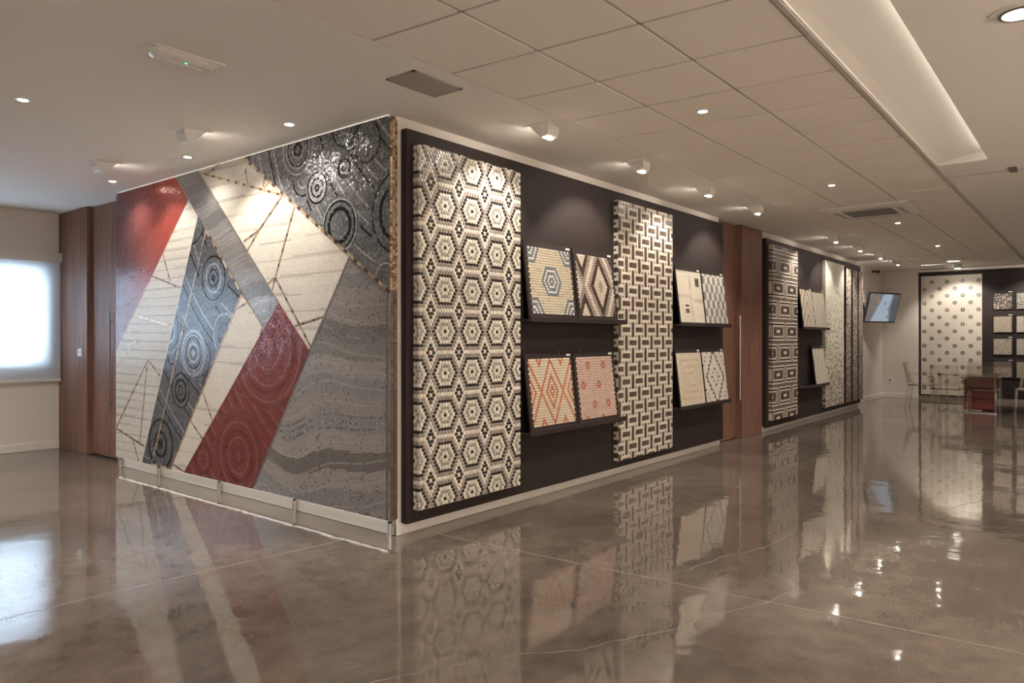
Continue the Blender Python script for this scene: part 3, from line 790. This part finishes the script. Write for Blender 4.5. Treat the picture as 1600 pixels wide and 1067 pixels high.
def cs3(u, r):
    d = abs(u)+abs(r)/2; x = (u+6) % 12-6; y = (r+12) % 24-12; x2 = u % 12-6; y2 = r % 24-12
    d1 = abs(x)+abs(y)/2; d2 = abs(x2)+abs(y2)/2; d = min(d1, d2)
    o = jit((.55,.19,.10),.15)
    if d < 5.6 and d >= 4.6: return jit((.66,.58,.44),.06)
    if d >= 5.6: return o
    main = d1 <= d2
    if main and abs(round(d)-3) < .1: return o
    if round(d) == 1: return o
    return jit((.66,.58,.44),.06)
sample(1.255, 1.94, LZ['lo'], 'lower penny tile sample with orange diamond lattice', 'hex', cs3, pegs=True)
def cs4(u, r):
    for a, b in ((-4.5,9),(5.5,9),(1,1),(-9,1),(-3,-7),(6,-7),(-8,-13),(2,-13)):
        if abs(b) % 2 == 1 and (a*2) % 2 == 0: a += .5
        if round(hexd(u-a, r-b)) == 1: return jit((.47,.135,.10),.15)
    return jit((.58,.42,.34),.09)
sample(1.96, 2.65, LZ['lo'], 'lower penny tile sample with small red flowers on pink', 'hex', cs4, pegs=True)
def cs5(i, j, nx, nz):
    x = i/nx; z = j/nz
    for (a, b) in ((.70,.70),(.22,.20)):
        for q in (0,1):
            for w in (0,1):
                if 0 <= x-a-q*.085 < .07 and 0 <= z-b-w*.085 < .065: return jit((.10,.075,.06),.2)
    c = (.66,.60,.49)
    if abs(x-.47) < .035 or (abs(z-.50) < .05 and x < .5) or (abs(z-.42) < .04 and x > .55) or (z > .93 and x < .42): c = mixc(c, (.36,.33,.28), .25+.6*random.random()*(random.random()<.6))
    return jit(c, .06)
sample(3.985, 4.625, LZ['hi'], 'upper cream plaid sample with two small brown window squares', 'sq', cs5, (.004,.004), 'stone')
def cs6(i, j, nx, nz):
    a, b = i//3, j//4
    if (a+b) % 2 == 0: return jit((.66,.60,.50),.06)
    return jit((.20,.215,.22),.2) if (i % 3 < 2) else jit((.34,.34,.33),.2)
sample(4.66, 5.30, LZ['hi'], 'upper checked sample of blue-grey and cream tiles by the door', 'sq', cs6, (.004,.004), 'stone')
def cs7(i, j, nx, nz):
    k = min(i, nx-1-i, j, nz-1-j)
    if k in (0,): return jit((.60,.52,.41),.05)
    if k in (3,6,9): return jit(mixc((.50,.36,.27),(.60,.50,.40),random.random()),.08)
    return jit((.62,.545,.42),.06)
sample(3.99, 4.63, LZ['lo'], 'lower beige sample of faint nested rectangles', 'sq', cs7, (.004,.004), 'stone', pegs=True)
def cs8(i, j, nx, nz):
    x = abs(i-nx/2+.5); z = abs(j-nz/2+.5)*.78; d = x+z
    m = round(d) % 100
    if round(d) in (4,10,11,17) and j % 2 == 0: return jit((.08,.06,.05),.2)
    if round(d) in (10,) : return jit((.10,.08,.065),.2)
    return jit((.66,.61,.52),.06)
sample(4.665, 5.305, LZ['lo'], 'lower cream sample with dotted dark diamonds by the door', 'sq', cs8, (.004,.004), 'stone', pegs=True)
def cs9(i, j, nx, nz):
    x = abs((i % 26)-12.5); k = (j + x*1.3) % 9
    if k < 2.5 and x > 1: return jit((.25,.16,.115),.25)
    if x < 1.5 and j % 3: return jit((.33,.23,.18),.2)
    return jit((.64,.57,.47),.06)
sample(8.30, 8.90, LZ['hi'], 'sample with brown leaf pattern right of the nested rectangle panel', 'sq', cs9, (.004,.004), 'stone')
def cs10(i, j, nx, nz):
    return jit(((.62,.56,.46),(.40,.34,.27),(.60,.54,.44),(.62,.56,.47),(.30,.245,.195))[i % 5], .06)
sample(8.93, 9.56, LZ['hi'], 'sample with thin vertical beige stripes', 'sq', cs10, (.004,.004), 'stone')
def cs11(i, j, nx, nz):
    a = (i+j*.62) % 9; b = (i-j*.62) % 9
    return jit((.40,.35,.27),.1) if a < 1 or b < 1 else jit((.60,.55,.44),.06)
sample(8.95, 9.58, LZ['lo'], 'single lower sample of pale tiles with thin crossed lines', 'sq', cs11, (.004,.004), 'stone')

# samples on the far board
FS = [[('dark brown shiny mosaic', (.14,.10,.08), .5), ('green and cream checked mosaic', (.42,.44,.36), .55)],
      [('plain beige penny tile', (.56,.47,.37), .04), ('plain cream penny tile', (.64,.58,.48), .04)],
      [('pale pink speckled penny tile', (.60,.50,.42), .2), ('pale cream speckled penny tile', (.62,.57,.48), .12)],
      [('two tone taupe and pink penny tile', (.50,.41,.35), .25), ('tan penny tile', (.52,.42,.32), .1)]]
for r, zc in enumerate((2.155, 1.665, 1.19, .705)):
    for k, yc in enumerate((-2.215, -2.62)):
        nm, base, var = FS[r][k]
        t = thing('sample_board', 'small %s sample on the far black board' % nm, 'tile sample', (XF+.11, yc, zc-.18), 'samples on the far board')
        MB().cbox(XF+.108, XF+.13, yc-.185, yc+.185, zc-.185, zc+.205, .003).build('backing', 'blackp', t)
        T = Tiles((XF+.108,0,0),(0,-1,0),(0,0,1)); s = .0265; a0 = -yc-.158
        for j in range(14):
            for i in range(12):
                u = a0+(i+(.5 if j % 2 else 0))*s; v = zc-.162+j*s*.9
                c = base
                if random.random() < var: c = random.choice(((.62,.58,.5),mixc(base,(.1,.08,.07),.55),mixc(base,(.8,.7,.6),.4)))
                if r == 3 and k == 0 and j > 8: c = (.24,.185,.155)
                T.add([(u+s*.48*math.cos(b), v+s*.48*math.sin(b)) for b in [math.pi/3*q+math.pi/6 for q in range(6)]], .004, jit(c,.08), .05)
        T.build('mosaic_sheet', 'penny', t)
        MB().box(XF+.106, XF+.109, yc-.165, yc-.095, zc+.185, zc+.2).build('label_tag', 'white', t)

# ================================================================== LAMPS
def spot_light(name, loc, target, power, size=1.4, blend=.6, col=WARM, parent=None, rad=.03):
    d = bpy.data.lights.new(name, 'SPOT'); d.energy = power; d.color = col; d.spot_size = size; d.spot_blend = blend; d.shadow_soft_size = rad
    o = bpy.data.objects.new(name, d); COL.objects.link(o)
    v = Vector(target)-Vector(loc); o.rotation_euler = v.to_track_quat('-Z','Y').to_euler()
    if parent is not None: o.parent = parent; o.location = Vector(loc)-world_loc(parent)
    else: o.location = loc
    return o
def washer(x, y, face, label, group, power, slot=True):
    """hinged wall washer: base plate, half barrel body, side cheeks, glowing lens. face=+Y or +X direction of throw"""
    t = thing('wall_washer_lamp', label, 'lamp', (0,0,0), group)
    MB().cbox(-.085, .085, -.095, .115, -.008, 0, .002).build('base_plate', 'white', t)
    prof = [(-.080,-.008),(-.084,-.045),(-.070,-.080),(-.045,-.094),(-.012,-.096),(-.012,-.090),(-.042,-.088),(-.064,-.076),(-.077,-.045),(-.074,-.008)]
    MB().prism(prof, 0, -.062, .062).build('body', 'white', t)
    for s in (-1, 1):
        MB().prism([(-.080,-.008),(-.084,-.045),(-.070,-.080),(-.045,-.094),(-.012,-.096),(.085,-.008)], 0, s*.062-.002, s*.062+.002).build('side_cheek', 'white', t)
    ln = MB().poly([(-.055,-.040,-.072),(.055,-.040,-.072),(.055,.030,-.016),(-.055,.030,-.016),(-.055,-.043,-.069),(.055,-.043,-.069),(.055,.027,-.013),(-.055,.027,-.013)],
                   [(0,1,2,3),(7,6,5,4),(0,4,5,1),(1,5,6,2),(2,6,7,3),(3,7,4,0)])
    ln.build('lens', 'wash', t)
    if slot: MB().box(-.045, .045, -.046, -.016, -.0985, -.0955).build('lens_slot', 'lamp', t)
    spot_light('washer_beam', (0,.012,-.062), (0,.62,-1.3), power, 1.75, .5, WARM, t, .03)
    t.location = (x, y, H); t.rotation_euler = (0,0,face)
    return t
wl = ['first wall washer lamp above the hexagon flower panel','wall washer lamp above the diamond penny tile samples','wall washer lamp above the basketweave panel','wall washer lamp just left of the walnut door',
      'wall washer lamp above the nested rectangle panel','wall washer lamp above the striped sample','wall washer lamp above the cream speckled panel','wall washer lamp above the narrow speckled strips']
for x, lab in zip((.80, 2.18, 3.57, 4.95, 8.20, 9.65, 11.1, 12.6), wl):
    washer(x, -.66, 0, lab, 'wall washers along the black boards', P_WASH*.9)
# two behind the mural corner: they throw onto the mural (+X)
washer(-.76, 1.45, -math.pi/2, 'white wall washer lamp in front of the cream part of the mural', 'wall washers in front of the mural', P_MURAL, False)
washer(-.75, 3.00, -math.pi/2, 'white wall washer lamp in front of the red end of the mural', 'wall washers in front of the mural', P_MURAL*.7, False)
for y, lab in ((-1.5,'wall washer lamp over the flower dotted panel'),(-2.8,'wall washer lamp over the small far samples')):
    washer(XF-.75, y, -math.pi/2, lab, 'wall washers before the far wall', P_WASH*1.4)

for x in (-6.2, -4.8, -3.4, -2.0, -.6, .8, 2.2, 3.6):       # unseen fill lamps, added so the washed right wall brightens the ceiling
    washer(x, YB+.75, math.pi, 'added unseen fill lamp washing the wall right of the camera', 'added fill washers right of the camera', 175)
def downlight(x, y, label, group, power, z=H):
    t = thing('downlight', label, 'lamp', (x,y,z), group)
    MB().ring((x,y), .030, .045, z-.004, z+.001, 24).build('trim_ring', 'white', t)
    MB().tube((x,y,z-.002),(x,y,z+.0005),.030,n=20).build('lamp_disc', 'lamp', t)
    spot_light('downlight_beam', (x,y,z-.012), (x,y,0), power, 2.3, .9, WARM, t, .03)
for i, (x, y, lab) in enumerate([(-1.79,1.62,'small downlight at the far left of the plaster ceiling'),(-.39,.75,'small downlight near the mural corner'),(-.385,2.24,'small downlight above the cream part of the mural'),(-.375,3.75,'small downlight above the red end of the mural')]):
    downlight(x, y, lab, 'downlights in the plaster ceiling', P_DOWN*(1 if i == 0 else .3))
for i, (x, lab) in enumerate([(1.20,'nearest small downlight in the tiled ceiling'),(4.27,'small downlight in the tiled ceiling before the air conditioner'),(7.37,'small downlight just past the air conditioner'),(10.48,'small downlight far down the tiled ceiling')]):
    downlight(x, -1.70, lab, 'downlights in the tiled ceiling', P_DOWN*1.2, H-.001)
for x in (-1.87, -4.9): downlight(x, -1.70, 'added unseen fill downlight in the tiled ceiling behind the camera', 'added fill downlights behind the camera', P_DOWN*1.2, H-.001)  # added out of view to lift the room light
for (x, y) in ((-3.2,1.6),(-3.2,4.3),(-5.6,1.6),(-5.6,4.3),(-1.79,4.3)): downlight(x, y, 'added unseen fill downlight in the plaster ceiling left of the camera', 'added fill downlights left of the camera', P_DOWN)  # extra lamps outside the frame, added as fill light
for (x, y) in ((4.3,-4.4),(7.4,-4.4),(10.5,-4.4)): downlight(x, y, 'added unseen fill downlight in the plaster ceiling right of the camera', 'added fill downlights right of the camera', P_DOWN*1.2)  # more unseen lamps added for fill light
# flush round lamp near the far wall
t = thing('flush_ceiling_lamp', 'flat round ceiling lamp close to the far wall', 'lamp', (13.2,-1.56,H-.03))
MB().ring((13.2,-1.56), .11, .13, H-.03, H, 28).build('rim', 'white', t); MB().tube((13.2,-1.56,H-.024),(13.2,-1.56,H-.004),.11,n=28).build('diffuser', mat('diffuser', (.9,.9,.9), .5, emit=WARM, estr=4), t)
# big recessed gimbal spot top right
gx_, gy_ = .735, -3.50
t = thing('recessed_spotlight', 'large recessed round spotlight in the top right corner', 'lamp', (gx_,gy_,H))
MB().ring((gx_,gy_), .085, .120, H-.006, H+.001, 40).build('trim_ring', 'offwhite', t)
MB().ring((gx_,gy_), .070, .086, H-.012, H+.001, 36).build('gimbal_ring', 'grille', t)
MB().tube((gx_,gy_,H-.008),(gx_,gy_,H-.001),.070,n=32).build('lamp_disc', 'lamp', t)
spot_light('spot_beam', (gx_,gy_,H-.02), (gx_+.1,gy_-.1,0), P_DOWN*2.2, 1.5, .8, WARM, t, .06)

# emergency light
ex, ey = -1.489, .108
t = thing('emergency_light', 'white oblong emergency light with green pilot on the ceiling', 'lamp', (ex,ey,H))
MB().cbox(ex-.205, ex+.205, ey-.075, ey+.075, H-.006, H, .002).build('base_plate', 'white', t)
pr = [(ex-.165,ey-.05),(ex-.12,ey-.062),(ex+.12,ey-.062),(ex+.165,ey-.05),(ex+.185,ey),(ex+.165,ey+.05),(ex+.12,ey+.062),(ex-.12,ey+.062),(ex-.165,ey+.05),(ex-.185,ey)]
mb = MB(); n = len(pr); q = [(ex+(x-ex)*.88, ey+(y-ey)*.72) for x, y in pr]
mb.poly([(x,y,H-.006) for x,y in pr]+[(x,y,H-.030) for x,y in pr]+[(x,y,H-.044) for x,y in q], [tuple(range(2*n,3*n))]+[(k*n+i,k*n+(i+1)%n,k*n+n+(i+1)%n,k*n+n+i) for k in (0,1) for i in range(n)])
mb.build('diffuser', mat('frosted cover', (.66,.63,.57), .25), t)
MB().cbox(ex-.11, ex+.11, ey-.012, ey+.012, H-.047, H-.042, .002).build('tube_line', 'offwhite', t)
MB().tube((ex,ey-.03,H-.046),(ex,ey-.03,H-.042),.008,n=10).build('pilot_light', 'green', t)

# ceiling vent with slats
t = thing('ceiling_vent', 'grey slatted air vent in the ceiling above the mural corner', 'vent', (-.36,-.615,H))
vx0, vx1, vy0, vy1 = -.565, -.155, -.735, -.495
MB().box(vx0, vx1, vy0, vy0+.018, H-.008, H).box(vx0, vx1, vy1-.018, vy1, H-.008, H).box(vx0, vx0+.018, vy0, vy1, H-.008, H).box(vx1-.018, vx1, vy0, vy1, H-.008, H).build('frame', 'grillelight', t)
MB().box(vx0+.018, vx1-.018, vy0+.018, vy1-.018, H-.002, H).build('duct_back', 'grille', t)
for i in range(12):
    y = vy0+.026+i*.0165; MB().poly([(vx0+.018,y,H-.002),(vx1-.018,y,H-.002),(vx1-.018,y+.009,H-.008),(vx0+.018,y+.009,H-.008),(vx0+.018,y+.002,H-.002),(vx1-.018,y+.002,H-.002),(vx1-.018,y+.011,H-.008),(vx0+.018,y+.011,H-.008)],[(0,1,2,3),(7,6,5,4),(0,4,5,1),(2,6,7,3)]).build('slat', 'grillelight', t)
# air conditioner cassette
ax, ay = 6.08, -1.66; s = .475
t = thing('air_conditioner', 'square white ceiling cassette air conditioner with dark centre grille', 'air conditioner', (ax,ay,H))
mb = MB()
def sq(r): return [(ax-r,ay-r),(ax+r,ay-r),(ax+r,ay+r),(ax-r,ay+r)]
P = [(x,y,H-.002) for x,y in sq(s)]+[(x,y,H-.022) for x,y in sq(s)]+[(x,y,H-.040) for x,y in sq(s-.07)]+[(x,y,H-.040) for x,y in sq(.27)]+[(x,y,H-.030) for x,y in sq(.265)]
mb.poly(P, [(k*4+i,k*4+(i+1)%4,k*4+4+(i+1)%4,k*4+4+i) for k in range(4) for i in range(4)]); mb.build('housing', 'offwhite', t)
MB().box(ax-.262, ax+.262, ay-.262, ay+.262, H-.036, H-.028).build('intake_grille', 'grille', t)
for i in range(4):
    a = i*math.pi/2; c, d = math.cos(a), math.sin(a)
    def R_(u, v): return (ax+u*c-v*d, ay+u*d+v*c)
    pts = [R_(-.24,.32),R_(.24,.32),R_(.24,.365),R_(-.24,.365)]
    MB().prism(pts, 2, H-.0425, H-.036).build('air_slot', 'grille', t)
    pts = [R_(-.22,.335),R_(.22,.335),R_(.22,.350),R_(-.22,.350)]
    MB().prism(pts, 2, H-.047, H-.040).build('flap', 'offwhite', t)
# small ceiling fittings
tag(MB().cbox(14.55, 14.75, -1.40, -1.19, H-.045, H, .006).build('ceiling_box', 'grillelight'), 'small grey box on the ceiling by the far wall', 'box')
t = thing('dome_camera', 'tiny black dome camera high in the far corner', 'camera', (14.0,-.02,2.80))
MB().tube((14.0,.10,2.83),(14.0,.0,2.83),.02,n=10).build('mount', 'blackp', t); MB().tube((14.0,-.03,2.80),(14.0,-.03,2.85),.018,.035,n=12).tube((14.0,-.03,2.775),(14.0,-.03,2.80),.006,.018,n=12).build('dome', 'blackp', t)
tag(MB().cbox(4.47, 4.60, -3.22, -3.16, H-.03, H, .004).build('ceiling_bracket', 'grille'), 'small dark bracket on the ceiling past the light cove', 'bracket')

# ================================================================== TELEVISION
tv = thing('television', 'tilted flat television on a wall arm in the far corner', 'television', (13.37,.1,2.02))
tc = Vector((13.37,-.25,2.005)); Uv = Vector((.93,-.36,0)).normalized(); nh = Vector((-.36,-.93,0)).normalized(); tl = math.radians(14)
Vv = (Vector((0,0,1))*math.cos(tl)+nh*math.sin(tl)); Nv = Uv.cross(Vv).normalized()
def slab(c, w, h, d0, d1):
    P = [c+Uv*a*w/2+Vv*b*h/2+Nv*k for k in (d0,d1) for a,b in ((-1,-1),(1,-1),(1,1),(-1,1))]
    return MB().poly(P, [(3,2,1,0),(4,5,6,7),(0,1,5,4),(1,2,6,5),(2,3,7,6),(3,0,4,7)])
slab(tc, 1.06, .64, -.045, 0).build('casing', 'blackp', tv)
scr = slab(tc, 1.01, .585, 0, .003).build('screen', 'blackp', tv)
def screen_shape(pts, col, nm, k):
    mm = mat('screen '+nm, (.02,.02,.02), .25, emit=col, estr=.55)
    MB().poly([tc+Uv*(x-.5)*1.01+Vv*(y-.5)*.585+Nv*(.0035+.0004*k) for x,y in pts], [tuple(range(len(pts)))]).build(nm, mm, scr)
screen_shape([(0,0),(1,0),(1,1),(0,1)], (.20,.24,.30), 'picture_ground', 0)
screen_shape([(0,0),(.16,0),(.40,1),(.10,1),(0,.8)], (.20,.17,.15), 'picture_wall', 1)
screen_shape([(.18,0),(.78,0),(.70,.45),(.74,1),(.46,1),(.36,.62)], (.40,.47,.56), 'picture_panel', 2)
screen_shape([(.82,0),(1,0),(1,1),(.80,1),(.76,.55)], (.09,.10,.11), 'picture_dark', 2)
for x, y, r in ((.26,.86,.035),(.28,.72,.03),(.20,.5,.03),(.55,.66,.03),(.72,.18,.03),(.70,.45,.03)):
    screen_shape([(x+r*math.cos(a), y+1.7*r*math.sin(a)) for a in [math.pi/5*i for i in range(10)]], (.42,.20,.16) if x < .3 else (.16,.20,.26), 'picture_motif', 3)
MB().bar(tc-Nv*.04, (13.25,.09,2.0), .05, .05).box(13.19,13.31,.085,.10,1.88,2.12).build('wall_arm', 'blackp', tv)

# ================================================================== TABLE, CHAIRS, DRAWERS
TX0, TX1, TY0, TY1, TZ = 12.10, 12.98, -2.40, -1.46, .70
t = thing('acrylic_table', 'square clear acrylic table in front of the far board', 'table', ((TX0+TX1)/2,(TY0+TY1)/2,0))
MB().cbox(TX0, TX1, TY0, TY1, TZ-.022, TZ, .004).build('table_top', 'clear', t)
for x in (TX0+.03, TX1-.06):
    for y in (TY0+.02, TY1-.05): MB().cbox(x, x+.04, y, y+.04, .02, TZ-.022, .003).build('leg', 'clear', t)
for y in (TY0+.02, TY1-.05): MB().cbox(TX0+.03, TX1-.02, y, y+.035, 0, .022, .003).build('base_rail', 'chrome', t)
MB().cbox(TX0+.03, TX0+.065, TY0+.05, TY1-.05, 0, .02, .003).build('base_rail', 'chrome', t)
t = thing('drawer_unit', 'red lacquered drawer unit under the clear table', 'drawers', (12.7,-2.08,0))
MB().cbox(12.50, 12.95, -2.30, -1.83, .03, .64, .005).build('body', 'red', t)
for i in range(3):
    MB().cbox(12.482, 12.50, -2.29, -1.84, .05+i*.197, .05+i*.197+.185, .004).build('drawer', 'red', t)
def make_chair():
    t = thing('acrylic_chair', '', 'chair', (0,0,0), 'clear acrylic chairs around the table')
    MB().cbox(-.235, .235, -.22, .24, .435, .460, .008).build('seat', 'clear', t)
    for sx in (-1,1):
        MB().bar((sx*.215,.215,.436),(sx*.225,.235,0),.042,.042,.026,.026).build('leg', 'clear', t)
        MB().bar((sx*.205,-.195,.436),(sx*.215,-.275,0),.042,.042,.026,.026).build('leg', 'clear', t)
        a = MB().bar((sx*.245,-.235,.66),(sx*.250,.13,.655),.035,.022).bar((sx*.250,.13,.655),(sx*.245,.16,.44),.03,.03,.035,.035)
        a.build('armrest', 'clear', t)
        MB().bar((sx*.22,-.215,.45),(sx*.205,-.315,.88),.035,.03,.028,.024).build('back_post', 'clear', t)
    MB().poly([(-.19,-.225,.50),(.19,-.225,.50),(.19,-.213,.50),(-.19,-.213,.50),(-.195,-.312,.885),(.195,-.312,.885),(.195,-.300,.885),(-.195,-.300,.885)],
              [(3,2,1,0),(4,5,6,7),(0,1,5,4),(1,2,6,5),(2,3,7,6),(3,0,4,7)]).build('backrest', 'clear', t)
    return t
ch = make_chair()
spots = [((12.75,-1.10,0), math.pi, 'clear acrylic chair at the left side of the table before the flower panel'),
         ((11.86,-1.64,0), -math.pi/2, 'clear acrylic chair nearest the camera on the left'),
         ((11.85,-2.20,0), -math.pi/2, 'clear acrylic chair in front of the red drawers'),
         ((13.38,-1.98,0), math.pi/2, 'clear acrylic chair on the far side of the table'),
         ((12.42,-2.86,0), 0.1, 'clear acrylic chair at the right side of the table, cut by the frame')]
for i, (l, rz, lab) in enumerate(spots):
    o = ch if i == 0 else dup(ch)
    o.location = l; o.rotation_euler = (0,0,rz); o['label'] = lab
